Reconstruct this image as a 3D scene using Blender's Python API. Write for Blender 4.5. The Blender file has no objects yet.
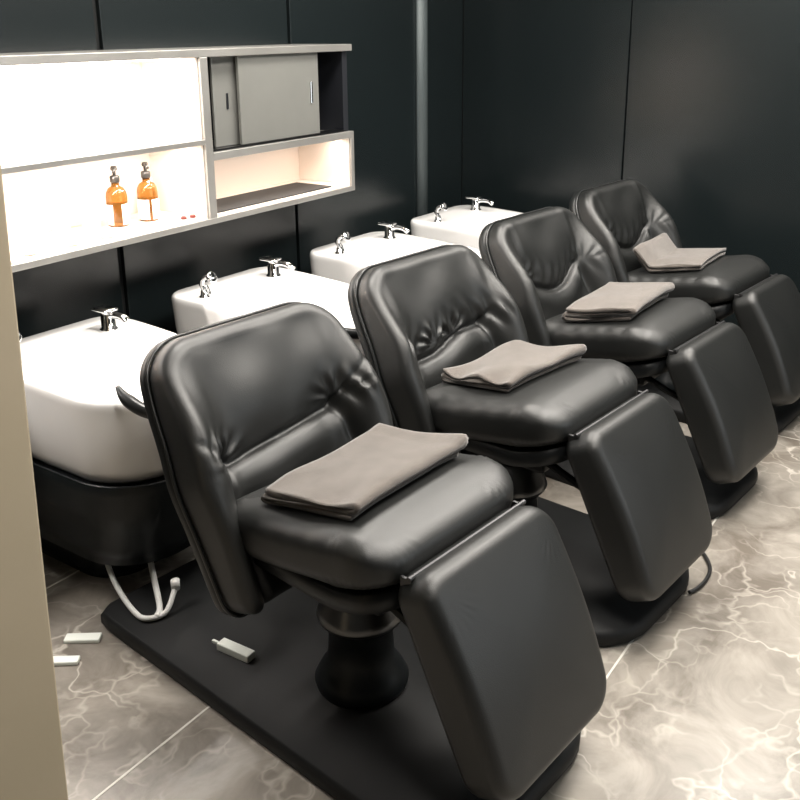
import bpy, bmesh, math, random
import numpy as np
from mathutils import Vector, Matrix
random.seed(7)
S = bpy.context.scene
COL = S.collection
PI = math.pi

# ------------------------------------------------------------------ camera
CAM_H = 1.65
cx, cy = 400.0, 310.0
ax_, ay_ = 1060.0 - cx, 20.0 - cy
bx_, by_ = 432.0 - cx, 3400.0 - cy
F = math.sqrt(-(ax_ * bx_ + ay_ * by_))
vX = Vector((ax_, ay_, F)).normalized()
vZ = -Vector((bx_, by_, F)).normalized()
vY = vZ.cross(vX)                      # camera rows seen from the world axes
right = Vector((vX[0], vY[0], vZ[0])).normalized()
down = Vector((vX[1], vY[1], vZ[1])).normalized()
fwd = Vector((vX[2], vY[2], vZ[2])).normalized()
if vX.cross(vY).dot(vZ) < 0:
    pass
cd = bpy.data.cameras.new('camera')
cam = bpy.data.objects.new('camera', cd)
COL.objects.link(cam)
cd.sensor_width = 36.0
cd.lens = F / 800.0 * 36.0
cd.shift_y = -(400.0 - cy) / 800.0
cd.clip_start = 0.02
m = Matrix(((right.x, -down.x, -fwd.x, 0), (right.y, -down.y, -fwd.y, 0), (right.z, -down.z, -fwd.z, CAM_H), (0, 0, 0, 1)))
cam.matrix_world = m
S.camera = cam

# ------------------------------------------------------------------ world, exposure
w = bpy.data.worlds.new('world'); S.world = w; w.use_nodes = True
bg = w.node_tree.nodes['Background']
bg.inputs['Color'].default_value = (0.75, 0.9, 1.0, 1)
bg.inputs['Strength'].default_value = 0.05
S.view_settings.view_transform = 'Standard'
S.view_settings.look = 'None'
S.view_settings.gamma = 1.0
S.view_settings.exposure = 0.62
S.view_settings.use_curve_mapping = False

# room numbers
WALL_Y, WALL_X, CEIL = 2.80, 4.79, 2.75
FRONT_Y, LEFT_X = -2.2, -1.6

def area(name, loc, size, power, color=(1, .95, .88), rot=(0, 0, 0), sy=None, spread=None):
    l = bpy.data.lights.new(name, 'AREA'); l.energy = power; l.color = color
    l.shape = 'RECTANGLE'; l.size = size; l.size_y = sy or size
    if spread: l.spread = spread
    o = bpy.data.objects.new(name, l); COL.objects.link(o)
    o.location = loc; o.rotation_euler = rot
    return o
# ceiling panels (built further down as fittings) and daylight from the window behind the camera
LAMPS = [(2.05, 1.75), (3.25, 1.75), (1.10, .20), (2.30, .35), (3.40, .40), (4.35, .75), (3.3, -.80)]
LAMP_P = [30, 26, 18, 31, 33, 26, 4]
for (lx, ly), lp in zip(LAMPS, LAMP_P):
    area('ceiling_lamp_light', (lx, ly, CEIL - .035), .52, lp, (1, .945, .87))
area('window_light', (2.6, FRONT_Y + .12, 1.55), 2.6, 5, (.86, .94, 1.0), (-PI / 2, 0, PI), sy=1.5)

# ------------------------------------------------------------------ materials
def nt(name):
    mt = bpy.data.materials.new(name); mt.use_nodes = True
    n = mt.node_tree.nodes; b = n['Principled BSDF']
    return mt, mt.node_tree, n, b
def simple(name, col, rough=.5, metal=0, **kw):
    mt, t, n, b = nt(name)
    b.inputs['Base Color'].default_value = (*col, 1); b.inputs['Roughness'].default_value = rough
    b.inputs['Metallic'].default_value = metal
    for k, v in kw.items(): b.inputs[k.replace('_', ' ')].default_value = v
    return mt
def bump(t, b, scale, strength, dist=.002, detail=3, kind='NOISE', coord='Object'):
    n = t.nodes
    tc = n.new('ShaderNodeTexCoord')
    x = n.new('ShaderNodeTexNoise' if kind == 'NOISE' else 'ShaderNodeTexVoronoi')
    x.inputs['Scale'].default_value = scale
    if kind == 'NOISE': x.inputs['Detail'].default_value = detail
    bp = n.new('ShaderNodeBump'); bp.inputs['Strength'].default_value = strength; bp.inputs['Distance'].default_value = dist
    t.links.new(tc.outputs[coord], x.inputs['Vector'])
    t.links.new(x.outputs[0], bp.inputs['Height'])
    t.links.new(bp.outputs[0], b.inputs['Normal'])
    return tc, x
def emit(name, col, s):
    mt, t, n, b = nt(name)
    b.inputs['Base Color'].default_value = (*col, 1)
    b.inputs['Emission Color'].default_value = (*col, 1); b.inputs['Emission Strength'].default_value = s
    return mt
def mixnoise(name, c1, c2, scale, rough, r2=None, bstr=.1, bscale=None, lo=.35, hi=.65, **kw):
    mt, t, n, b = nt(name)
    tc, x = bump(t, b, bscale or scale, bstr)
    z = n.new('ShaderNodeTexNoise'); z.inputs['Scale'].default_value = scale; z.inputs['Detail'].default_value = 4
    t.links.new(tc.outputs['Object'], z.inputs['Vector'])
    r = n.new('ShaderNodeValToRGB'); r.color_ramp.elements[0].position = lo; r.color_ramp.elements[1].position = hi
    r.color_ramp.elements[0].color = (*c1, 1); r.color_ramp.elements[1].color = (*c2, 1)
    t.links.new(z.outputs[0], r.inputs[0]); t.links.new(r.outputs[0], b.inputs['Base Color'])
    b.inputs['Roughness'].default_value = rough
    for k, v in kw.items(): b.inputs[k.replace('_', ' ')].default_value = v
    return mt

M = {}
M['leather'] = mixnoise('black_leather', (.0050, .0056, .0054), (.0068, .0074, .0070), 9, .46, bstr=.22, bscale=420, Specular_IOR_Level=.62)
M['leather_dark'] = mixnoise('black_leather_side', (.005, .006, .006), (.007, .008, .008), 9, .42, bstr=.2, bscale=420)
M['piping'] = simple('black_piping', (.012, .013, .013), .3)
M['plastic'] = mixnoise('black_plastic', (.005, .006, .0065), (.007, .008, .009), 14, .42, bstr=.05, Specular_IOR_Level=.35)
M['base'] = mixnoise('matt_black_base', (.0035, .004, .0042), (.005, .0055, .006), 9, .6, bstr=.05, Specular_IOR_Level=.3)
M['shell'] = mixnoise('gloss_black_shell', (.006, .008, .009), (.008, .010, .011), 3, .38, bstr=.02, Specular_IOR_Level=.35)
M['ceramic'] = simple('white_ceramic', (.86, .85, .84), .18, Coat_Weight=.3)
M['chrome'] = simple('chrome', (.80, .80, .80), .08, 1)
M['steel'] = simple('brushed_steel', (.13, .13, .13), .3, 1)
M['hinge'] = simple('grey_hinge_metal', (.06, .06, .062), .4, .8)
M['darksteel'] = simple('dark_steel', (.07, .07, .075), .3, 1)
M['gleamstrip'] = simple('satin_grey_strip', (.07, .085, .088), .5, .3)
M['towel'] = mixnoise('taupe_towel', (.086, .073, .063), (.108, .092, .080), 22, .95, bstr=.9, bscale=500, Sheen_Weight=.35)
M['towel_edge'] = mixnoise('towel_hem', (.20, .18, .16), (.24, .215, .19), 30, .95, bstr=.8, bscale=500)
M['shelfframe'] = mixnoise('grey_metal_edge', (.34, .33, .31), (.40, .39, .37), 5, .38, bstr=.03, Metallic=.7)
M['shelfwhite'] = simple('cream_laminate', (.80, .70, .62), .5)
M['door_grey'] = mixnoise('grey_lacquer', (.22, .22, .205), (.26, .26, .24), 2, .4, bstr=.02, Metallic=.5)
M['cabinet_dark'] = simple('dark_cabinet_interior', (.006, .007, .010), .5)
M['led'] = emit('led_strip', (1, .90, .80), 6)
M['far'] = simple('dark_far_wall', (.05, .055, .055), .8)
M['beige'] = mixnoise('beige_plaster', (.33, .28, .195), (.355, .30, .215), 3, .8, bstr=.1, bscale=60)
M['ceil'] = simple('ceiling_paint', (.05, .05, .05), .9)
M['lamp'] = emit('lamp_diffuser', (1, .95, .88), 7)
M['lampframe'] = simple('lamp_frame', (.6, .6, .6), .5)
M['amber'] = simple('amber_glass', (.40, .17, .035), .05, 0, Transmission_Weight=.75, IOR=1.4)
M['label'] = simple('white_label', (.85, .84, .82), .5)
M['pump'] = simple('dark_pump', (.05, .045, .04), .3, .4)
M['whitebottle'] = simple('frosted_white_plastic', (.85, .78, .72), .4)
M['mat'] = simple('black_rubber_mat', (.012, .012, .012), .6)
M['hose'] = simple('white_hose', (.62, .62, .60), .35)
M['cable'] = simple('black_cable', (.01, .01, .01), .4)
M['paper'] = simple('white_plastic', (.72, .75, .70), .5)
M['redcap'] = simple('dark_red_cap', (.12, .015, .01), .3)
M['grout'] = simple('pale_grout', (.60, .58, .53), .8)
M['glass'] = emit('window_daylight', (.86, .94, 1.0), .5)

# wall panels: dark blue-green satin laminate
mt, t, n, b = nt('dark_wall_panel')
tc, x = bump(t, b, 1.6, .10, .02, 2)
r = n.new('ShaderNodeValToRGB'); r.color_ramp.elements[0].color = (.0052, .0078, .0085, 1); r.color_ramp.elements[1].color = (.0066, .0098, .0106, 1)
z = n.new('ShaderNodeTexNoise'); z.inputs['Scale'].default_value = 2.2
t.links.new(tc.outputs['Object'], z.inputs['Vector']); t.links.new(z.outputs[0], r.inputs[0]); t.links.new(r.outputs[0], b.inputs['Base Color'])
b.inputs['Roughness'].default_value = .27
M['panel'] = mt
M['gap'] = simple('panel_gap', (.002, .003, .003), .8)

# marble floor
mt, t, n, b = nt('grey_marble_tiles')
tc = n.new('ShaderNodeTexCoord')
nz = n.new('ShaderNodeTexNoise'); nz.inputs['Scale'].default_value = 4.2; nz.inputs['Detail'].default_value = 8; nz.inputs['Roughness'].default_value = .62
nz.inputs['Distortion'].default_value = .9
t.links.new(tc.outputs['Object'], nz.inputs['Vector'])
r = n.new('ShaderNodeValToRGB'); e = r.color_ramp.elements
e[0].position = .36; e[0].color = (.12, .103, .085, 1); e[1].position = .68; e[1].color = (.29, .265, .232, 1)
q = e.new(.50); q.color = (.195, .176, .152, 1)
t.links.new(nz.outputs[0], r.inputs[0])
# light veins: distorted voronoi edges
n2 = n.new('ShaderNodeTexNoise'); n2.inputs['Scale'].default_value = 3.0; n2.inputs['Detail'].default_value = 4
t.links.new(tc.outputs['Object'], n2.inputs['Vector'])
mx = n.new('ShaderNodeMixRGB'); mx.blend_type = 'LINEAR_LIGHT'; mx.inputs[0].default_value = .34
t.links.new(tc.outputs['Object'], mx.inputs[1]); t.links.new(n2.outputs['Color'], mx.inputs[2])
last = r.outputs[0]
for sc, wd, col, am in ((2.6, .020, (.52, .485, .43), .70), (6.0, .06, (.42, .39, .34), .55)):
    vo = n.new('ShaderNodeTexVoronoi'); vo.feature = 'DISTANCE_TO_EDGE'; vo.inputs['Scale'].default_value = sc
    t.links.new(mx.outputs[0], vo.inputs['Vector'])
    vr = n.new('ShaderNodeValToRGB'); vr.color_ramp.elements[0].position = 0; vr.color_ramp.elements[0].color = (am, am, am, 1)
    vr.color_ramp.elements[1].position = wd; vr.color_ramp.elements[1].color = (0, 0, 0, 1)
    t.links.new(vo.outputs['Distance'], vr.inputs[0])
    mk = n.new('ShaderNodeTexNoise'); mk.inputs['Scale'].default_value = sc * .9
    t.links.new(tc.outputs['Object'], mk.inputs['Vector'])
    mr = n.new('ShaderNodeValToRGB'); mr.color_ramp.elements[0].position = .42; mr.color_ramp.elements[1].position = .6
    t.links.new(mk.outputs[0], mr.inputs[0])
    mu = n.new('ShaderNodeMath'); mu.operation = 'MULTIPLY'
    t.links.new(vr.outputs[0], mu.inputs[0]); t.links.new(mr.outputs[0], mu.inputs[1])
    mm = n.new('ShaderNodeMixRGB'); mm.inputs[2].default_value = (*col, 1)
    t.links.new(mu.outputs[0], mm.inputs[0]); t.links.new(last, mm.inputs[1]); last = mm.outputs[0]
t.links.new(last, b.inputs['Base Color'])
b.inputs['Roughness'].default_value = .3
M['marble'] = mt

# ------------------------------------------------------------------ mesh helpers
def link(name, verts, faces, mat, parent=None, smooth=True, label=None):
    me = bpy.data.meshes.new(name); me.from_pydata([tuple(v) for v in verts], [], faces); me.validate(); me.update()
    bm = bmesh.new(); bm.from_mesh(me); bmesh.ops.recalc_face_normals(bm, faces=bm.faces); bm.to_mesh(me); bm.free()
    if smooth: me.polygons.foreach_set('use_smooth', [True] * len(me.polygons))
    me.materials.append(mat)
    o = bpy.data.objects.new(name, me); COL.objects.link(o)
    if parent: o.parent = parent
    if label: o['label'] = label
    return o
class MB:
    def __init__(s): s.v = []; s.f = []
    def add(s, v, f):
        k = len(s.v); s.v += [tuple(p) for p in v]; s.f += [tuple(i + k for i in q) for q in f]
    def box(s, a, b_, bev=0):
        bm = bmesh.new(); bmesh.ops.create_cube(bm, size=1)
        for v in bm.verts:
            v.co = Vector([(a[i] + b_[i]) / 2 + v.co[i] * (b_[i] - a[i]) for i in range(3)])
        if bev: bmesh.ops.bevel(bm, geom=bm.edges[:], offset=bev, segments=2, affect='EDGES', profile=.5)
        s.bmadd(bm); return s
    def bmadd(s, bm):
        bm.verts.index_update(); s.add([v.co.copy() for v in bm.verts], [[v.index for v in f.verts] for f in bm.faces]); bm.free()
    def tube(s, pts, r, seg=10, cap=True, rfn=None, flat=1.0):
        pts = [Vector(p) for p in pts]; N = len(pts); rings = []
        up = Vector((0, 0, 1))
        t0 = (pts[1] - pts[0]).normalized()
        nrm = (up - t0 * up.dot(t0)) if abs(t0.z) < .95 else Vector((1, 0, 0)) - t0 * t0.x
        nrm.normalize()
        for i, p in enumerate(pts):
            tg = (pts[min(i + 1, N - 1)] - pts[max(i - 1, 0)]).normalized()
            nrm = (nrm - tg * nrm.dot(tg)).normalized(); bi = tg.cross(nrm)
            rr = rfn(i / (N - 1)) * r if rfn else r
            rings.append([p + nrm * math.cos(2 * PI * k / seg) * rr * flat + bi * math.sin(2 * PI * k / seg) * rr for k in range(seg)])
        s.loft(rings, cap, cap); return s
    def loft(s, rings, c0=True, c1=True, closed=True):
        k0 = 0; n_ = len(rings[0]); v = [p for r_ in rings for p in r_]; f = []
        for i in range(len(rings) - 1):
            for j in range(n_ if closed else n_ - 1):
                a = i * n_ + j; b_ = i * n_ + (j + 1) % n_
                f.append((a, b_, b_ + n_, a + n_))
        if c0: f.append(tuple(range(n_))[::-1])
        if c1: f.append(tuple((len(rings) - 1) * n_ + j for j in range(n_)))
        s.add(v, f); return s
    def lathe(s, prof, c=(0, 0, 0), seg=28, M4=None):
        rings = [[Vector((c[0] + r * math.cos(2 * PI * k / seg), c[1] + r * math.sin(2 * PI * k / seg), c[2] + z)) for k in range(seg)] for r, z in prof]
        if M4: rings = [[M4 @ p for p in r_] for r_ in rings]
        s.loft(rings); return s
    def build(s, name, mat, parent=None, smooth=False, label=None):
        o = link(name, s.v, s.f, mat, parent, smooth, label)
        return o
def empty(name, loc=(0, 0, 0), rz=0, label=None, cat=None, group=None):
    o = bpy.data.objects.new(name, None); COL.objects.link(o); o.location = loc; o.rotation_euler = (0, 0, rz); o.empty_display_size = .1
    tag(o, label, cat, group); return o
def tag(o, label=None, cat=None, group=None, kind=None):
    if label: o['label'] = label
    if cat: o['category'] = cat
    if group: o['group'] = group
    if kind: o['kind'] = kind
    return o
def copy_obj(o, parent=None):
    c = o.copy(); COL.objects.link(c); c.parent = parent
    for ch in list(o.children): copy_obj(ch, c)
    return c
def smoothcurve(pts, n_=8):
    """Catmull-Rom"""
    P = [Vector(p) for p in pts]; P = [P[0] * 2 - P[1]] + P + [P[-1] * 2 - P[-2]]; out = []
    for i in range(1, len(P) - 2):
        for k in range(n_):
            t_ = k / n_; a, b_, c, d = P[i - 1], P[i], P[i + 1], P[i + 2]
            out.append(.5 * ((2 * b_) + (c - a) * t_ + (2 * a - 5 * b_ + 4 * c - d) * t_ ** 2 + (3 * b_ - a - 3 * c + d) * t_ ** 3))
    out.append(P[-2]); return out
def rpoly(corners, N):
    """closed rounded polygon; corners (x, y, radius), counter-clockwise; N points evenly spaced"""
    pts = []
    L = len(corners)
    for i in range(L):
        p = Vector(corners[i][:2]); r = corners[i][2]
        a = (Vector(corners[i - 1][:2]) - p).normalized(); b_ = (Vector(corners[(i + 1) % L][:2]) - p).normalized()
        ang = math.acos(max(-1, min(1, a.dot(b_)))); d = r / math.tan(ang / 2)
        c = p + (a + b_).normalized() * (r / math.sin(ang / 2))
        s0 = p + a * d - c; s1 = p + b_ * d - c
        a0 = math.atan2(s0.y, s0.x); a1 = math.atan2(s1.y, s1.x); da = (a1 - a0 + PI) % (2 * PI) - PI
        for k in range(17):
            t_ = a0 + da * k / 16; pts.append(np.array([c.x + r * math.cos(t_), c.y + r * math.sin(t_)]))
    P = np.array(pts + [pts[0]]); d = np.r_[0, np.cumsum(np.linalg.norm(np.diff(P, axis=0), axis=1))]
    q = np.linspace(0, d[-1], N, endpoint=False)
    return np.stack([np.interp(q, d, P[:, 0]), np.interp(q, d, P[:, 1])], 1)
def pillow(out, T, r, crown=.02, bcrown=0., rings=40, fn=None, center=None):
    """cushion from a plan outline (N,2): returns verts (x, v, n), faces. fn(x,v,n,side) deforms arrays"""
    N = len(out)
    tg = np.roll(out, -1, 0) - np.roll(out, 1, 0); tg /= np.linalg.norm(tg, axis=1)[:, None]
    nr = np.stack([tg[:, 1], -tg[:, 0]], 1)
    c = np.array(center) if center is not None else out.mean(0)
    if ((out - c) * nr).sum() < 0: nr = -nr
    inner = out - nr * r
    V = []; side = []
    def add(p, nn, sd):
        V.append(np.c_[p, np.full(N, nn) if np.isscalar(nn) else nn]); side.append(np.full(N, sd))
    for k in range(1, rings + 1):
        s = k / rings; add(c + (inner - c) * s, T / 2 + crown * (1 - s * s) , 1.)
    for k in range(1, 9):
        a = k / 8 * PI / 2; add(out - nr * r * (1 - math.sin(a)), T / 2 - r * (1 - math.cos(a)), 1.)
    for k in range(0, 9):
        a = PI / 2 - k / 8 * PI / 2; add(out - nr * r * (1 - math.sin(a)), -T / 2 + r * (1 - math.cos(a)), -1.)
    br = max(6, rings // 3)
    for k in range(br - 1, 0, -1):
        s = k / br; add(c + (inner - c) * s, -T / 2 - bcrown * (1 - s * s), -1.)
    n_r = len(V)
    A = np.concatenate(V); sd = np.concatenate(side)
    A = np.r_[A, [[c[0], c[1], T / 2 + crown]], [[c[0], c[1], -T / 2 - bcrown]]]; sd = np.r_[sd, 1., -1.]
    if fn is not None: A = fn(A, sd)
    f = []
    for i in range(n_r - 1):
        for j in range(N):
            a = i * N + j; b_ = i * N + (j + 1) % N; f.append((a, b_, b_ + N, a + N))
    ic = n_r * N
    for j in range(N):
        f.append((ic, (j + 1) % N, j)); f.append((ic + 1, (n_r - 1) * N + j, (n_r - 1) * N + (j + 1) % N))
    return A, f
def sst(x, a, b_):
    t_ = np.clip((x - a) / (b_ - a), 0, 1); return t_ * t_ * (3 - 2 * t_)

# ------------------------------------------------------------------ the room
def struct(name, mb, mat, label=None, smooth=False):
    o = mb.build(name, mat, None, smooth); o['kind'] = 'structure'
    if label: o['label'] = label
    return o
struct('floor', MB().box((LEFT_X - .1, FRONT_Y - .1, -.1), (WALL_X + .1, WALL_Y + .12, 0)), M['marble'])
struct('ceiling', MB().box((LEFT_X - .1, FRONT_Y - .1, CEIL), (WALL_X + .1, WALL_Y + .12, CEIL + .1)), M['ceil'])
# grout line between the tile rows
gl = MB()
for gy in (.725, 1.525, 2.325, -.075, -.875, -1.675): gl.box((LEFT_X, gy - .0030, .0), (WALL_X, gy + .0030, .0012))
for gx in (-.9, .70, 2.30 + 1.55, ): gl.box((gx - .0015, FRONT_Y, .0), (gx + .0015, WALL_Y, .0010))
struct('trim_1', gl, M['grout'], 'pale grout lines between the marble tiles')
# back wall: backing + panels with open dark joints
struct('wall_back', MB().box((LEFT_X - .1, WALL_Y + .02, 0), (WALL_X + .1, WALL_Y + .12, CEIL)), M['gap'])
seams = [.20, 1.235, 2.255, 3.285, 4.345]
edges = [LEFT_X] + seams + [WALL_X]
for i in range(len(edges) - 1):
    g = .014 if i < 4 else .006
    o = struct('wall_back_panel', MB().box((edges[i] + (g if i else 0), WALL_Y - .001, .0), (edges[i + 1] - (g if i + 2 < len(edges) else 0), WALL_Y + .019, CEIL), .002), M['panel'], 'dark satin panel of the back wall')
struct('wall_right', MB().box((WALL_X + .02, FRONT_Y - .1, 0), (WALL_X + .1, WALL_Y + .02, CEIL)), M['gap'])
ys = [WALL_Y - .002, 1.81, .80, -.2, -1.2, FRONT_Y]
for i in range(len(ys) - 1):
    struct('wall_right_panel', MB().box((WALL_X, ys[i + 1] + .004, .0), (WALL_X + .019, ys[i] - .004, CEIL), .002), M['panel'], 'dark satin panel of the right wall')
struct('wall_left', MB().box((LEFT_X - .1, FRONT_Y - .1, 0), (LEFT_X, WALL_Y + .02, CEIL)), M['far'])
fw = MB()
fw.box((LEFT_X, FRONT_Y - .1, 0), (1.2, FRONT_Y, CEIL)); fw.box((4.0, FRONT_Y - .1, 0), (WALL_X, FRONT_Y, CEIL))
fw.box((1.2, FRONT_Y - .1, 0), (4.0, FRONT_Y, .75)); fw.box((1.2, FRONT_Y - .1, 2.35), (4.0, FRONT_Y, CEIL))
struct('wall_front', fw, M['far'])
wf = MB()
for a, b_ in (((1.2, .75), (1.26, 2.35)), ((3.94, .75), (4.0, 2.35)), ((1.26, .75), (3.94, .81)), ((1.26, 2.29), (3.94, 2.35)), ((2.57, .81), (2.63, 2.29))):
    wf.box((a[0], FRONT_Y - .06, a[1]), (b_[0], FRONT_Y - .005, b_[1]), .004)
struct('window_1', wf, M['lampframe'])
struct('window_2', MB().box((1.26, FRONT_Y - .04, .81), (3.94, FRONT_Y - .03, 2.29)), M['glass'])
# beige partition end close to the camera on the left, leaning a touch
bz = MB(); bz.box((-.62, 0, 0), (0, .09, CEIL - .03), .004)
part = struct('wall_divider', bz, M['beige'], 'beige partition end at the left edge')
part.location = (0.757, 1.235, 0.0); part.rotation_euler = (0, math.radians(1.6), math.radians(-6))
# half-round strip added in place of a bright reflection on the back wall
st = MB(); st.loft([[(4.346 + 0.045 * math.cos(a), WALL_Y - .001 - .034 * math.sin(a), zz) for a in [PI * k / 16 for k in range(17)]] for zz in (.02, CEIL - .02)])
struct('trim_2', st, M['gleamstrip'], 'added vertical strip in place of a reflection on the back wall', True)

# ------------------------------------------------------------------ ceiling lamps
for i, (lx, ly) in enumerate(LAMPS):
    lt = empty('ceiling_lamp', (lx, ly, CEIL), 0, 'square white ceiling light panel above the salon', 'ceiling light', 'ceiling light panels')
    fr = MB()
    for a, b_ in (((-.3, -.3), (.3, -.27)), ((-.3, .27), (.3, .3)), ((-.3, -.27), (-.27, .27)), ((.27, -.27), (.3, .27))):
        fr.box((a[0], a[1], -.03), (b_[0], b_[1], -.0005))
    fr.build('lamp_frame', M['lampframe'], lt); MB().box((-.27, -.27, -.02), (.27, .27, -.008)).build('diffuser', M['lamp'], lt)

# ------------------------------------------------------------------ wall shelf
SX0, SX1, SY, SZ0, SZ1 = .62, 3.325, 2.49, .955, 1.582
DX0, DX1 = 2.43, 2.468
sh = empty('wall_shelf', (SX0, WALL_Y, SZ0), 0, 'long wall shelf with grey metal edges and lit cream compartments', 'shelf')
def sbox(name, a, b_, mat, bev=0, label=None):
    o = MB().box(Vector(a) - sh.location, Vector(b_) - sh.location, bev).build(name, mat, sh, label=label); return o
T = .028
YB = WALL_Y - .004
sbox('top_board', (SX0, SY, SZ1 - T), (SX1, YB, SZ1), M['shelfframe'], .002)
sbox('bottom_board', (SX0, SY, SZ0), (SX1, YB, SZ0 + .022), M['shelfframe'], .002)
sbox('end_panel', (SX1 - .022, SY, SZ0 + .022), (SX1, YB, 1.187), M['shelfframe'], .002)
sbox('upper_end_panel', (SX1 - .045, SY + .02, 1.216), (SX1 - .012, YB, SZ1 - T), M['cabinet_dark'], .001)
sbox('end_panel', (SX0, SY, SZ0 + .022), (SX0 + .03, YB, SZ1 - T), M['shelfframe'], .002)
sbox('divider', (DX0, SY, SZ0 + .022), (DX1, YB, SZ1 - T), M['shelfframe'], .002)
sbox('middle_board', (SX0 + .03, SY, 1.248), (DX0, YB, 1.268), M['shelfframe'], .002)
sbox('middle_board', (DX1, SY, 1.187), (SX1, YB, 1.216), M['shelfframe'], .002)
sbox('back_panel', (SX0 + .03, YB - .012, SZ0 + .022), (DX0, YB - .001, SZ1 - T), M['shelfwhite'])
sbox('back_panel', (DX1, YB - .012, SZ0 + .022), (SX1 - .022, YB - .001, 1.187), M['shelfwhite'])
sbox('back_panel', (DX1, YB - .012, 1.216), (SX1 - .045, YB - .001, SZ1 - T), M['cabinet_dark'], label='dark back of the cabinet compartment')
# cream liners inside the lit compartments
sbox('compartment_liner', (SX0 + .031, SY + .012, SZ0 + .022), (DX0 - .001, YB - .013, SZ0 + .030), M['shelfwhite'])
sbox('compartment_liner', (DX1 + .001, SY + .012, SZ0 + .022), (SX1 - .023, YB - .013, SZ0 + .030), M['shelfwhite'])
sbox('compartment_liner', (DX0 - .009, SY + .012, SZ0 + .031), (DX0 - .001, YB - .013, 1.247), M['shelfwhite'])
sbox('compartment_liner', (DX0 - .009, SY + .012, 1.269), (DX0 - .001, YB - .013, SZ1 - T - .001), M['shelfwhite'])
sbox('compartment_liner', (SX1 - .031, SY + .012, SZ0 + .031), (SX1 - .023, YB - .013, 1.186), M['shelfwhite'])
sbox('compartment_liner', (DX1 + .001, SY + .012, SZ0 + .031), (DX1 + .009, YB - .013, 1.186), M['shelfwhite'])
sbox('compartment_liner', (SX0 + .031, SY + .012, 1.269), (DX0 - .010, YB - .013, 1.275), M['shelfwhite'])
# doors
sbox('door_track', (DX1 + .001, SY + .015, 1.217), (SX1 - .046, SY + .075, 1.224), M['darksteel'])
d1 = sbox('sliding_door', (2.535, SY + .050, 1.225), (2.70, SY + .062, SZ1 - T - .001), M['door_grey'], .002, 'rear grey sliding door')
d2 = sbox('sliding_door', (2.645, SY + .022, 1.225), (3.118, SY + .036, SZ1 - T - .001), M['door_grey'], .002, 'front grey sliding door')
hb = MB().box(Vector((3.060, SY + .016, 1.35)) - sh.location, Vector((3.073, SY + .0225, 1.44)) - sh.location, .003)
hb.build('door_handle', M['chrome'], d2)
hb = MB().box(Vector((2.60, SY + .0455, 1.36)) - sh.location, Vector((2.61, SY + .0505, 1.42)) - sh.location, .002)
hb.build('door_handle', M['darksteel'], d1)
# leds
LEDS = [((SX0 + .1, DX0 - .03), 1.2475, 55, (1, .93, .86)), ((SX0 + .1, DX0 - .03), SZ1 - T - .0005, 75, (1, .96, .92)), ((DX1 + .03, SX1 - .05), 1.1865, 17, (1, .86, .74))]
for (x0, x1), zz, p, c in LEDS:
    sbox('led_strip', (x0, SY + .06, zz - .006), (x1, SY + .075, zz), M['led'])
    area('shelf_led_light', ((x0 + x1) / 2, SY + .0675, zz - .009), x1 - x0, p * .1 * (x1 - x0), c, sy=.015)

def on(x, y, z): return (x, y, z)
# bottles
def bottle(x, y, rz, label, gap=True):
    z0 = SZ0 + .0305
    r = empty('pump_bottle', (x, y, z0), rz, label, 'bottle')
    MB().lathe([(.0, 0), (.026, 0), (.030, .003), (.031, .010), (.031, .088), (.029, .100), (.022, .112), (.012, .118), (.011, .128), (.0, .128)], seg=32).build('bottle_body', M['amber'], r, True)
    # label sleeve that leaves a strip of glass open
    lb = MB(); seg = 30; a0 = .42 if gap else .14
    vs = []; R0 = .0317
    for zz in (.006, .066):
        for k in range(seg + 1):
            a = a0 + (2 * PI - 2 * a0) * k / seg; vs.append((R0 * math.cos(a), R0 * math.sin(a), zz))
    for zz in (.006, .066):
        for k in range(seg + 1):
            a = a0 + (2 * PI - 2 * a0) * k / seg; vs.append(((R0 - .0005) * math.cos(a), (R0 - .0005) * math.sin(a), zz))
    n1 = seg + 1; fs = []
    for k in range(seg):
        fs.append((k, k + 1, n1 + k + 1, n1 + k)); fs.append((2 * n1 + k, 3 * n1 + k, 3 * n1 + k + 1, 2 * n1 + k + 1))
        fs.append((k, 2 * n1 + k, 2 * n1 + k + 1, k + 1)); fs.append((n1 + k, n1 + k + 1, 3 * n1 + k + 1, 3 * n1 + k))
    fs.append((0, n1, 3 * n1, 2 * n1)); fs.append((seg, 2 * n1 + seg, 3 * n1 + seg, n1 + seg))
    link('label', vs, fs, M['label'], r)
    MB().lathe([(0, .128), (.0135, .128), (.0145, .131), (.0145, .145), (.012, .148), (.005, .149), (.005, .165), (.0, .165)], seg=20).build('pump_collar', M['pump'], r, True)
    p = MB(); p.tube([(-.010, 0, .169), (.006, 0, .170), (.022, 0, .168), (.030, 0, .160)], .0052, 8); p.lathe([(0, .163), (.009, .163), (.010, .167), (.008, .175), (0, .176)], seg=16)
    p.build('pump_head', M['pump'], r, True)
    r.scale = (1.2, 1.2, 1.2)
    return r
bottle(2.145, 2.655, math.radians(-130), 'amber pump bottle with white label, nearer the left end of the shelf')
bottle(2.272, 2.64, math.radians(-118), 'amber pump bottle, right of the two brown ones on the shelf', False)
def wbottle(x, y, h, r_, label):
    r = empty('white_bottle', (x, y, SZ0 + .0305), 0, label, 'bottle')
    MB().lathe([(0, 0), (r_ * .94, 0), (r_, .004), (r_, h * .68), (r_ * .9, h * .74), (r_ * .4, h * .80), (r_ * .38, h * .84), (0, h * .84)], seg=28).build('bottle_body', M['whitebottle'], r, True)
    MB().lathe([(0, h * .84), (r_ * .45, h * .84), (r_ * .45, h * .93), (r_ * .3, h), (0, h)], seg=20).build('bottle_cap', M['whitebottle'], r, True)
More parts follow.
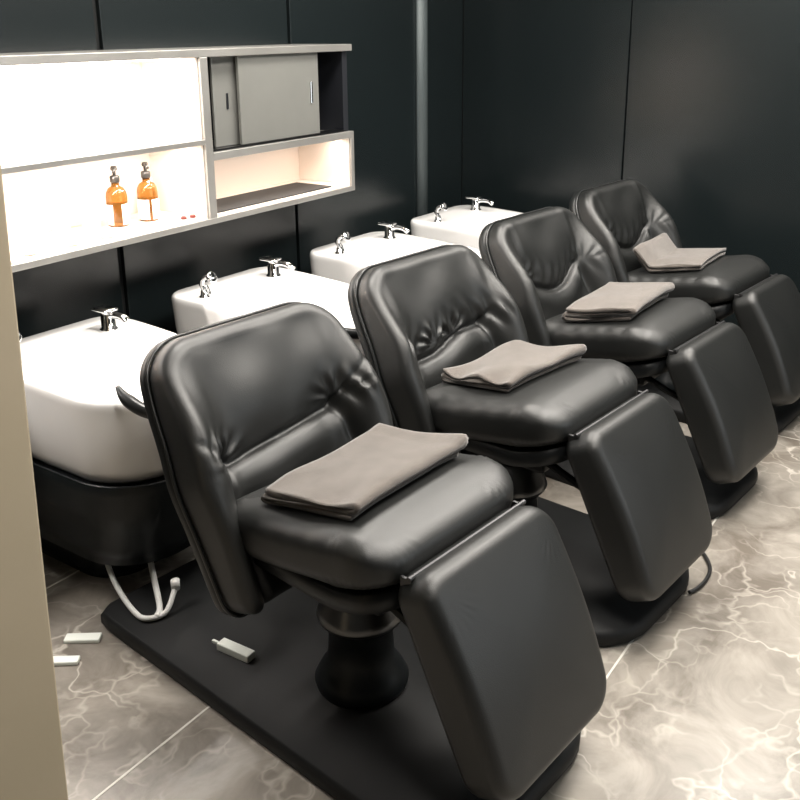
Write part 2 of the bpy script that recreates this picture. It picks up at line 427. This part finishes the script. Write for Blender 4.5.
wbottle(2.055, 2.69, .15, .030, 'white capped bottle left of the amber pump bottles')
wbottle(1.955, 2.72, .12, .028, 'short white bottle behind the taller white bottle')
wbottle(2.355, 2.72, .14, .028, 'white capped bottle right of the amber pump bottles')
for x, y, lb in ((2.345, 2.54, 'tiny dark red cap lying left in the shelf corner'), (2.385, 2.535, 'tiny dark red cap lying right in the shelf corner')):
    o = MB().lathe([(0, 0), (.011, 0), (.012, .002), (.011, .009), (.007, .012), (0, .012)], seg=18).build('bottle_cap', M['redcap'], None, True)
    o.location = (x, y, SZ0 + .0305); tag(o, lb, 'cap')
for k, (x, y, lb) in enumerate(((1.70, 2.535, 'clear low dish on the shelf, nearest the left edge'), (1.85, 2.53, 'clear low dish on the shelf, middle of three'), (1.99, 2.53, 'clear low dish on the shelf, nearest the amber bottles'))):
    o = MB().lathe([(0, 0), (.018, 0), (.024, .006), (.026, .012), (.024, .012), (.017, .004), (0, .003)], seg=24).build('small_dish', M['whitebottle'], None, True)
    o.location = (x, y, SZ0 + .0305); tag(o, lb.replace('clear', 'white'), 'dish')
mt_ = MB().box((0, 0, 0), (.70, .20, .006), .002).build('shelf_mat', M['mat'])
mt_.location = (2.49, 2.515, SZ0 + .0305); tag(mt_, 'black mat lying in the lower right shelf compartment', 'mat')

# ------------------------------------------------------------------ shampoo basins
YAW = math.radians(-6.5)
O0 = Vector((1.5726, .884, 0)); SP = .82
axv = Vector((math.cos(YAW), math.sin(YAW), 0)); ayv = Vector((-math.sin(YAW), math.cos(YAW), 0))
def basin_mesh():
    N = 96
    cen = np.array([0, .04])
    out = rpoly([(-.278, .355, .085), (-.262, -.40, .23), (.262, -.40, .23), (.288, .355, .085)], 400)
    ang = np.linspace(0, 2 * PI, N, endpoint=False)
    oa = np.unwrap(np.arctan2(out[:, 1] - cen[1], out[:, 0] - cen[0])); rad = np.hypot(*(out - cen).T)
    i_ = np.argsort(oa % (2 * PI)); R = np.interp(ang, (oa % (2 * PI))[i_], rad[i_], period=2 * PI)
    dirs = np.stack([np.cos(ang), np.sin(ang)], 1)
    O = cen + dirs * R[:, None]
    def rimz(p):                    # deck height falls towards the neck end
        y = p[:, 1]; neck = np.exp(-(p[:, 0] / .10) ** 2) * sst(-y, .27, .40)
        return .715 - .018 * sst(-y, -.25, .4) - .055 * neck
    rings = []
    bot = np.array([0, .02])
    for s, zz in ((.0, .395), (.55, .395), (.70, .398), (.80, .408), (.87, .43), (.92, .465), (.955, .52), (.978, .58), (.99, .65)):
        p = bot + (O - bot) * s; zc = zz + (0 if zz < .6 else (rimz(O) - .715) * (zz - .6) / .1)
        rings.append(np.c_[p, np.full(N, zz) if np.isscalar(zc) else zc])
    rz = rimz(O)
    for s, dz in ((.996, -.035), (.999, -.024), (.995, -.012), (.984, -.004), (.965, 0.)):
        rings.append(np.c_[bot + (O - bot) * s, rz + dz])
    # cavity outline: an ellipse shifted to the front
    cc = np.array([0, -.09]); Cv = cc + np.stack([np.cos(ang) * .195, np.sin(ang) * .185], 1)
    for s in (.75, .5, .25, .08, .0):
        p = Cv + (bot + (O - bot) * .965 - Cv) * s; rings.append(np.c_[p, rimz(p) - (.0 if s > .1 else .004 * (1 - s * 10))])
    for s, d in ((.975, .012), (.95, .035), (.90, .08), (.78, .13), (.55, .165), (.25, .18), (.08, .183)):
        p = cc + (Cv - cc) * s; rings.append(np.c_[p, rimz(Cv) * 0 + .70 - d])
    mb = MB(); mb.loft([[tuple(q) for q in r_] for r_ in rings]); return mb
def shell_mesh():
    N = 64
    o_ = rpoly([(-.278, .355, .085), (-.262, -.40, .23), (.262, -.40, .23), (.288, .355, .085)], N)
    rings = []
    for s, zz, dy in ((.60, .405, 0), (.90, .412, 0), (.955, .43, 0), (.965, .425, 0), (.96, .39, 0), (.95, .34, .0), (.93, .29, .0), (.90, .27, .0), (.885, .20, .01), (.86, .14, .02), (.60, .13, .08), (.58, .02, .10), (.58, .0, .10)):
        rings.append([(p[0] * s, .02 + (p[1] - .02) * s + dy, zz) for p in o_])
    return MB().loft(rings)
def faucet(parent):
    f = MB(); f.lathe([(0, 0), (.024, 0), (.024, .006), (.019, .010), (.018, .05), (.015, .056), (0, .057)], seg=20)
    f.tube(smoothcurve([(0, .0, .040), (0, -.03, .052), (0, -.065, .052), (0, -.085, .040)], 5), .0105, 10)
    f.box((-.022, -.018, .058), (.022, .040, .067), .003)
    o = f.build('faucet', M['chrome'], parent, True); return o
def hand_shower(parent):
    f = MB(); f.lathe([(0, 0), (.020, 0), (.020, .005), (.014, .010), (.012, .03), (0, .031)], seg=18)
    f.tube(smoothcurve([(0, 0, .028), (-.004, .006, .05), (-.002, 0, .072), (.008, -.018, .083)], 5), .010, 10)
    Mx = Matrix.Translation((.012, -.026, .078)) @ Matrix.Rotation(math.radians(65), 4, 'X')
    f.lathe([(0, -.012), (.012, -.010), (.022, .004), (.023, .012), (.018, .015), (0, .015)], seg=20, M4=Mx)
    f.tube(smoothcurve([(.0, .008, .03), (.022, .012, .038), (.030, .006, .02), (.028, .0, .002)], 5), .005, 8)
    return f.build('hand_shower', M['chrome'], parent, True)
def make_basin(label):
    r = empty('shampoo_basin', (0, 0, 0), 0, label, 'basin', None)
    basin_mesh().build('bowl', M['ceramic'], r, True)
    shell_mesh().build('pedestal', M['shell'], r, True, 'glossy black pedestal')
    dr = MB().lathe([(0, .523), (.025, .523), (.026, .526), (.018, .528), (0, .526)], (0, -.09, 0), seg=20).build('drain', M['chrome'], r, True)
    a = faucet(r); a.location = (.155, .185, .714); a.scale = (1.25, 1.25, 1.15)
    c = hand_shower(r); c.location = (-.215, .185, .714)
    nk = MB(); P = [(-.205, -.325, .745), (-.205, -.36, .715), (-.185, -.425, .685), (-.11, -.475, .665), (0, -.49, .655), (.11, -.475, .665), (.185, -.425, .685), (.205, -.36, .715), (.205, -.325, .745)]
    nk.tube(smoothcurve(P, 6), .019, 12, rfn=lambda t_: .35 + .65 * min(1, min(t_, 1 - t_) * 7))
    nk.build('neck_rest', M['piping'], r, True)
    return r
BL = ['white shampoo basin at the far left beside the beige partition', 'white shampoo basin second from the left, below the mat compartment',
      'white shampoo basin third from the left, behind the second recliner', 'white shampoo basin farthest away, in the corner']
b0 = make_basin(BL[0])
for i in range(4):
    o = b0 if i == 0 else copy_obj(b0)
    p = O0 + Vector((SP * i, 0, 0)) + axv * .01 + ayv * 1.405
    o.location = p; o.rotation_euler = (0, 0, math.radians(-2)); o.scale = (1, 1, .976); tag(o, BL[i], 'basin', 'white shampoo basins along the wall')

# ------------------------------------------------------------------ recliners
TILT = math.radians(21)
def back_mesh(style):
    hw = .262
    out = rpoly([(-.242, .664, .105), (-.305, .33, .25), (-.262, -.02, .07), (.262, -.02, .07), (.305, .33, .25), (.242, .664, .105)], 280)
    rnd = random.Random(style * 5 + 1)
    wr = [(rnd.uniform(-.9, .9), rnd.uniform(.5, 1)) for _ in range(7)]
    def fn(A, sd):
        x, v, n_ = A[:, 0].copy(), A[:, 1].copy(), A[:, 2].copy()
        fr = sd > 0
        ax = np.abs(x)
        edge = 1 - sst(ax, .20, .262)
        k = np.where(fr, 1., 0.)
        topin = 1 - sst(v, .60, .66)
        # lumbar crease
        if style == 0: vc = .355 + .02 * x / .2 + .9 * np.clip(ax - .17, 0, 1)
        elif style == 1: vc = .365 + .03 * x / .2 + .008 * np.sin(x * 22) + .7 * np.clip(ax - .17, 0, 1)
        else: vc = .355 + 2.6 * ax ** 2
        cw = 1 - sst(ax, .185, .225) * (.55 if style == 0 else 1) - (sst(ax, .25, .29) * .45 if style == 0 else 0)
        if style >= 2: cw = 1 - sst(ax, .15, .19)
        d = v - vc
        n_ += k * cw * (-.016 * np.exp(-(d / .012) ** 2) - .010 * np.exp(-(d / .045) ** 2))
        n_ += k * cw * .014 * np.exp(-((d + .055) / .045) ** 2)           # lumbar roll under the crease
        n_ += k * cw * .016 * np.exp(-((d - .12) / .10) ** 2)            # upper pad
        # bolster creases below the lumbar line
        low = 1 - sst(v, .36, .44)
        xb = .185 + .02 * np.sin(v * 9)
        n_ += k * low * (-.018) * np.exp(-((ax - xb) / .014) ** 2)
        n_ += k * (1 - sst(v, .40, .62)) * .022 * np.exp(-((ax - .240) / .04) ** 2) 
        # wrinkles fanning out from the crease ends
        for s_ in (-1, 1):
            ex, ev = (s_ * .185, (.365 + .03 * s_ * .8) if style == 0 else .375 if style == 1 else .42)
            if style == 1: ex = s_ * .05 - .02
            dx, dv = x - ex, v - ev; rr = np.hypot(dx, dv) + 1e-6; th = np.arctan2(dv, dx * s_)
            up = sst(dv, -.02, .02)
            m_ = np.exp(-((rr - .045) / .032) ** 2) * up
            n_ += k * m_ * (.0055 if style < 2 else .0028) * np.sin(th * 11 + style * 1.3 + s_) * topin
        q_ = np.exp(-((ax - .22) / .035) ** 2) * np.exp(-((v - .40) / .035) ** 2)
        n_ += k * q_ * (.011 if style < 2 else .004) * np.sin(ax * 170 + v * 50)
        if style >= 1:
            m_ = cw * np.exp(-((d - .055) / .04) ** 2)
            n_ += k * m_ * (.0052 if style == 1 else .0040) * np.sin(x * (105 if style == 1 else 125) + (v - .4) * 60 * np.sign(x + .02) * (style == 1))
        # mild sag
        n_ += k * .003 * np.sin(x * 31 + style) * np.sin(v * 23 + style * 2) * edge * topin
        # rear bulge and wrap of the wings
        rear = -.035 * np.sin(np.clip(v / .675, 0, 1) * PI) ** .8 * (1 - (ax / .3) ** 2)
        n_ = np.where(fr, n_, n_ + rear)
        wrap = np.where(fr, .095, .045) * sst(ax, .14, .315) * (1 - sst(v, .38, .66)) * sst(v, -.15, .25) + .02 * sst(ax, .12, .28)
        n_ = n_ + wrap
        ct, s_t = math.cos(TILT), math.sin(TILT)
        curve = .02 * np.sin(np.clip(v / .67, 0, 1) * PI)
        Y = .515 + v * s_t - (n_ - curve) * ct; Z = .315 + v * ct + (n_ - curve) * s_t
        return np.c_[x * (1.06 + .07 * sst(v, .3, .6)), Y, Z]
    V, f = pillow(out, .100, .040, .022, .0, 56, fn, (0, .33))
    # shell, slightly bigger and behind, dark
    out2 = rpoly([(-.246, .670, .107), (-.310, .33, .25), (-.267, -.026, .07), (.267, -.026, .07), (.310, .33, .25), (.246, .670, .107)], 160)
    def fn2(A, sd):
        A = A.copy(); A[:, 2] -= .042; return fn(A, np.full(len(A), -1.))
    V2, f2 = pillow(out2, .045, .020, -.01, .0, 12, fn2, (0, .33))
    # piping along the pad edge
    def fn3(P):
        A = np.c_[P, np.full(len(P), -.018)]; return fn(A, np.full(len(P), -1.))
    out3 = rpoly([(-.245, .668, .106), (-.309, .33, .25), (-.266, -.025, .07), (.266, -.025, .07), (.309, .33, .25), (.245, .668, .106)], 160)
    pp = fn3(out3)
    return (V, f), (V2, f2), pp
def seat_mesh():
    out = rpoly([(-.262, .545, .05), (-.272, .03, .095), (.272, .03, .095), (.262, .545, .05)], 240)
    def fn(A, sd):
        x, y, n_ = A[:, 0].copy(), A[:, 1].copy(), A[:, 2].copy()
        k = sd > 0
        f_ = 1 - sst(y, .03, .20)
        n_ = n_ * (1 - .36 * f_) + .004 * f_ - .012 - .048 * sst(y, .08, .50)
        n_ += np.where(k, .012 * np.exp(-((y - .12) / .06) ** 2) - .006 * np.exp(-((x) / .13) ** 2) * sst(y, .15, .3), 0)
        # puckers round the front corners
        for s_ in (-1, 1):
            dx, dy = x - s_ * .20, y - .11; rr = np.hypot(dx, dy); th = np.arctan2(dy, dx * s_)
            m_ = np.exp(-((rr - .075) / .022) ** 2) * np.where(np.cos(th + .8) > -.2, 1, 0)
            n_ += m_ * .0034 * np.sin(th * 26)
        side = sst(np.abs(x), .22, .26)
        n_ += side * .0018 * np.sin(y * 95) * k
        return np.c_[x, y, .595 + n_]
    return pillow(out, .135, .052, .016, 0, 44, fn)
def foot_mesh():
    out = rpoly([(-.228, .012, .055), (-.222, -.485, .075), (.222, -.485, .080), (.236, .012, .075)], 220)
    a = math.radians(25)
    def fn(A, sd):
        x, v, n_ = A[:, 0].copy(), A[:, 1].copy(), A[:, 2].copy()
        k = sd > 0
        n_ += np.where(k, .020 * np.sin(np.clip(-v / .5, 0, 1) * PI), 0)
        for s_ in (-1, 1):
            dx, dy = x - s_ * .185, v + .045; rr = np.hypot(dx, dy); th = np.arctan2(dy, dx * s_)
            n_ += np.exp(-((rr - .055) / .02) ** 2) * .0006 * np.sin(th * 22) * k
        return np.c_[x, .048 + v * math.sin(a) - n_ * math.cos(a), .555 + v * math.cos(a) + n_ * math.sin(a)]
    V, f = pillow(out, .110, .034, .010, 0, 30, lambda A, sd: fn(np.c_[A[:, :2], A[:, 2] + .055], sd))
    return V, f
def slab(out, z0, z1, fn=None, bev=.006):
    rings = []
    c = out.mean(0)
    for s, zz in ((.98, z0), (1, z0 + bev), (1, z1 - bev), (.98, z1)):
        rings.append([(*(c + (p - c) * s), zz) for p in out])
    if fn: rings = [[fn(p) for p in r_] for r_ in rings]
    return MB().loft(rings)
CACHE = {}
def make_chair(i, label):
    r = empty('shampoo_recliner', O0 + Vector((SP * i, 0, 0)), YAW, label, 'chair', 'black leather shampoo recliners')
    style = (0, 1, 2, 3)[i]
    (V, f), (V2, f2), pp = back_mesh(style)
    bk = link('backrest', V, f, M['leather'], r)
    link('back_shell', V2, f2, M['leather_dark'], r)
    mb = MB(); ring = [Vector(p) for p in pp]; mb.tube(ring + ring[:2], .0045, 8, cap=False); mb.build('piping', M['piping'], bk, True)
    if not CACHE:
        CACHE['seat'] = link('seat', *seat_mesh(), M['leather'], r)
        CACHE['footrest'] = link('footrest', *foot_mesh(), M['leather'], r)
        o_ = rpoly([(-.225, .50, .05), (-.245, .045, .08), (.245, .045, .08), (.225, .50, .05)], 80)
        CACHE['seat_pan'] = slab(o_, 0, 1, lambda p: (p[0], p[1], .445 + .050 * p[2] + (.03 * p[2] if False else 0) + .042 * (1 - float(sst(np.array(p[1]), .03, .22)))), .06).build('seat_pan', M['plastic'], r, True)
        hb_ = MB()
        hb_.tube([(-.21, .004, .586), (.21, .004, .586)], .006, 10)
        hb_.box((-.198, -.010, .566), (.198, .010, .577), .003)
        for sx in (-.203, .203): hb_.box((sx - .004, .000, .560), (sx + .004, .03, .584), .002)
        CACHE['hinge_bar'] = hb_.build('hinge_bar', M['hinge'], r)
        arm = MB()
        for sx in (-.12, .12):
            arm.tube([(sx, .20, .455), (sx, .06, .40), (sx, -.075, .36)], .012, 8)
        arm.box((-.15, -.09, .30), (.15, -.078, .44), .004)
        CACHE['footrest_arm'] = arm.build('footrest_arm', M['plastic'], r)
        me = MB(); me.box((-.15, .14, .40), (.15, .50, .475), .012); me.box((-.09, .44, .30), (.09, .66, .42), .015)
        me.box((-.19, .30, .43), (.19, .36, .476), .006)
        CACHE['lift_mechanism'] = me.build('lift_mechanism', M['plastic'], r)
        CACHE['column'] = MB().lathe([(0, .05), (.115, .05), (.120, .07), (.105, .10), (.085, .13), (.08, .22), (.095, .235), (.095, .25), (.07, .26), (.065, .41), (0, .41)], (0, .34, 0), seg=40).build('column', M['shell'], r, True)
        CACHE['collar'] = MB().lathe([(0, .245), (.098, .245), (.108, .250), (.110, .258), (.104, .275), (.088, .31), (.078, .345), (.070, .352), (0, .352)], (0, .34, 0), seg=40).build('collar', M['steel'], CACHE['column'], True, 'dull steel ring round the column')
        o_ = rpoly([(-.27, 1.14, .04), (-.30, -.20, .18), (.30, -.20, .18), (.30, .72, .06), (.20, .78, .05), (.20, 1.14, .04)], 80)  # chair base; its wide black rear stands in for shade on the floor
        CACHE['base_plate'] = slab(o_, .0, .055, None, .015).build('base_plate', M['base'], r, True)
        br = MB(); br.box((-.10, .50, .42), (.10, .68, .50), .01)
        for sx in (-.10, .10): br.tube([(sx, .56, .44), (sx, .68, .48), (sx, .74, .60)], .016, 8)
        CACHE['back_bracket'] = br.build('back_bracket', M['plastic'], r)
    else:
        for k, v in CACHE.items():
            if k == 'collar': continue
            c = v.copy(); COL.objects.link(c); c.parent = r
            for g in v.children:
                d = g.copy(); COL.objects.link(d); d.parent = c
    return r
CL = ['black leather shampoo recliner nearest the camera, straight crease across its back', 'black leather shampoo recliner second from the left, puckered across its back',
      'black leather shampoo recliner third from the left, curved crease in its back', 'black leather shampoo recliner farthest away, against the dark side wall']
chairs = [make_chair(i, CL[i]) for i in range(4)]

# ------------------------------------------------------------------ towels
from mathutils.bvhtree import BVHTree
_me = CACHE['seat'].data
_bvh = BVHTree.FromPolygons([v.co for v in _me.vertices], [p.vertices for p in _me.polygons])
def seat_z(x, y):
    h = _bvh.ray_cast(Vector((max(-.24, min(.24, x)), max(.03, min(.50, y)), 2)), Vector((0, 0, -1)))
    return h[0].z
def on_chair(i, lx, ly, lz):
    p = O0 + Vector((SP * i, 0, 0)) + axv * lx + ayv * ly; return (p.x, p.y, lz)
def towel_layers(w_, d_, name, ci, lx, ly, rot, label, nl=3, curl=0., wav=0., drape=None, fold=.012, seed=1):
    """a folded towel: layers joined by round folds, one continuous strip swept along x"""
    rot = math.radians(rot); z_ref = seat_z(lx, ly)
    root = empty(name, on_chair(ci, lx, ly, z_ref), YAW + rot, label, 'towel', 'folded taupe towels on the recliner seats')
    rnd = random.Random(seed)
    # section path in (y,z): zigzag of nl layers
    g = fold
    path = []
    for l in range(nl):
        z = g / 2 + l * g
        ys_ = np.linspace(-d_ / 2, d_ / 2, 26)
        ofs = rnd.uniform(-.004, .004) if l else 0
        if l % 2: ys_ = ys_[::-1]
        for y in ys_: path.append((y + ofs, z))
        if l < nl - 1:
            yy = ys_[-1]; s_ = 1 if yy > 0 else -1
            for k in range(1, 6):
                a = -PI / 2 + PI * k / 6
                path.append((yy + ofs + s_ * math.cos(a) * g * .62, z + g / 2 + math.sin(a) * g / 2))
    path = np.array(path)
    NX = 44; th = g * .40
    tg = np.gradient(path, axis=0); tg /= np.linalg.norm(tg, axis=1)[:, None] + 1e-9
    nr = np.stack([-tg[:, 1], tg[:, 0]], 1)
    loop = np.r_[path + nr * th, (path - nr * th)[::-1]]
    xs = np.linspace(-w_ / 2, w_ / 2, NX); rings = []
    ntop = nl * g
    for x in xs:
        y, z = loop[:, 0], loop[:, 1]
        lf = z / ntop
        u = x / (w_ / 2)
        dz = 0
        dz = dz + wav * lf * np.sin(y * 34 + seed) * sst(np.array(-u), .45, 1.) * .5
        dz = dz + wav * (lf ** 2) * (np.sin((x - y) * 19 + seed) * .25)
        dz = dz + curl * lf ** 2 * sst(np.array(u), .75, 1.)
        dz = dz - .006 * lf * sst(np.array(-u), .3, 1)
        xx = x + .006 * np.sin(y * 22 + lf * 4 + seed) * abs(u) + (lf - .5) * .010 * u
        P = np.c_[np.broadcast_to(xx, y.shape), y, z + dz]
        base = P.copy()
        if drape is not None: P = drape(P)
        cr, sr = math.cos(rot), math.sin(rot)
        yy_ = np.minimum(base[:, 1], .05) if drape is not None else base[:, 1]
        P[:, 2] += [seat_z(lx + a_ * cr - b_ * sr, ly + a_ * sr + b_ * cr) - z_ref + .003 for a_, b_ in zip(base[:, 0], yy_)]
        rings.append([tuple(p) for p in P])
    mb = MB(); mb.loft(rings)
    mb.build('cloth', M['towel'], root, True)
    # hem line along the open long edge of the top layer
    return root
def on_chair(i, lx, ly, lz):
    p = O0 + Vector((SP * i, 0, 0)) + axv * lx + ayv * ly; return (p.x, p.y, lz)
def seat_drape(P):
    P = P.copy(); return P
def back_curl(y0, ang=.9, rad=.05):
    def f_(P):
        P = P.copy(); y = P[:, 1]; z = P[:, 2]
        over = np.clip(y - y0, 0, None); a = np.minimum(over / rad, ang)
        rest = np.clip(over - ang * rad, 0, None)
        P[:, 1] = np.where(over > 0, y0 + (rad - z) * np.sin(a) + rest * np.cos(ang), y)
        P[:, 2] = np.where(over > 0, rad - (rad - z) * np.cos(a) + rest * np.sin(ang), z)
        return P
    return f_
towel_layers(.40, .26, 'folded_towel', 0, -.005, .305, 2, 'folded taupe towel on the nearest recliner seat', 3, .012, .009, None, .0155, 1)
towel_layers(.36, .25, 'folded_towel', 1, .01, .355, -6, 'rumpled folded taupe towel on the second recliner seat', 3, .0, .034, None, .0155, 2)
towel_layers(.40, .24, 'folded_towel', 2, -.01, .325, 6, 'thick neatly folded taupe towel on the third recliner seat', 3, .004, .006, None, .020, 3)
towel_layers(.36, .33, 'folded_towel', 3, -.02, .375, 6, 'folded taupe towel curling up the farthest recliner backrest', 2, .0, .006, back_curl(.05), .020, 4)

# ------------------------------------------------------------------ hoses, cables, scraps
B0 = bpy.data.objects['shampoo_basin']
B0inv = (Matrix.Translation(B0.location) @ Matrix.Rotation(math.radians(-2), 4, 'Z') @ Matrix.Diagonal((1, 1, .976, 1))).inverted()
hs = MB()
hs.tube([B0inv @ p for p in smoothcurve([(1.60, 2.20, .15), (1.56, 2.14, .11), (1.52, 2.05, .075), (1.475, 1.93, .067), (1.47, 1.87, .066), (1.52, 1.845, .068), (1.575, 1.86, .11)], 8)], .008, 10)
hs.lathe([(0, 0), (.013, 0), (.013, .03), (0, .03)], B0inv @ Vector((1.578, 1.862, .105)), 14)
hs.build('water_hose', M['hose'], B0, True, 'white hose looping down onto the floor')
hs = MB(); hs.tube([B0inv @ p for p in smoothcurve([(1.68, 2.11, .15), (1.66, 2.07, .12), (1.60, 1.98, .085), (1.525, 1.875, .070), (1.49, 1.85, .066)], 8)], .009, 10)
hs.build('water_hose', M['hose'], B0, True, 'straight white hose')
cb = MB(); cb.tube(smoothcurve([(2.92, .80, .008), (2.86, .775, .008), (2.79, .722, .008), (2.74, .680, .008), (2.68, .648, .008), (2.61, .640, .008), (2.55, .648, .008), (2.515, .662, .008)], 8), .006, 8)
o = cb.build('power_cable', M['cable'], None, True); tag(o, 'thin black cable looping on the floor beside the second footrest', 'cable')
for (x, y, rz, l, w_, z_, nm, lb) in ((1.365, 2.02, -.95, .10, .035, .0, 'plastic_strip', 'small white plastic strip on the floor near the hoses'),
                             (1.27, 1.985, -.95, .09, .03, .0, 'plastic_strip', 'white plastic strip on the floor, nearest the beige partition')):
    o = MB().box((-l / 2, -w_ / 2, 0), (l / 2, w_ / 2, .012), .003).build(nm, M['paper']); o.location = (x, y, z_); o.rotation_euler = (0, 0, rz); tag(o, lb, 'strip')
br = MB().box((-.055, -.016, 0), (.055, .016, .022), .003).box((-.075, -.012, .014), (-.055, -.004, .022), .002)
o = br.build('plastic_bracket', M['paper']); o.location = (1.505, 1.56, .0555); o.rotation_euler = (0, 0, math.radians(-88)); tag(o, 'white plastic bracket lying under the nearest recliner', 'bracket')
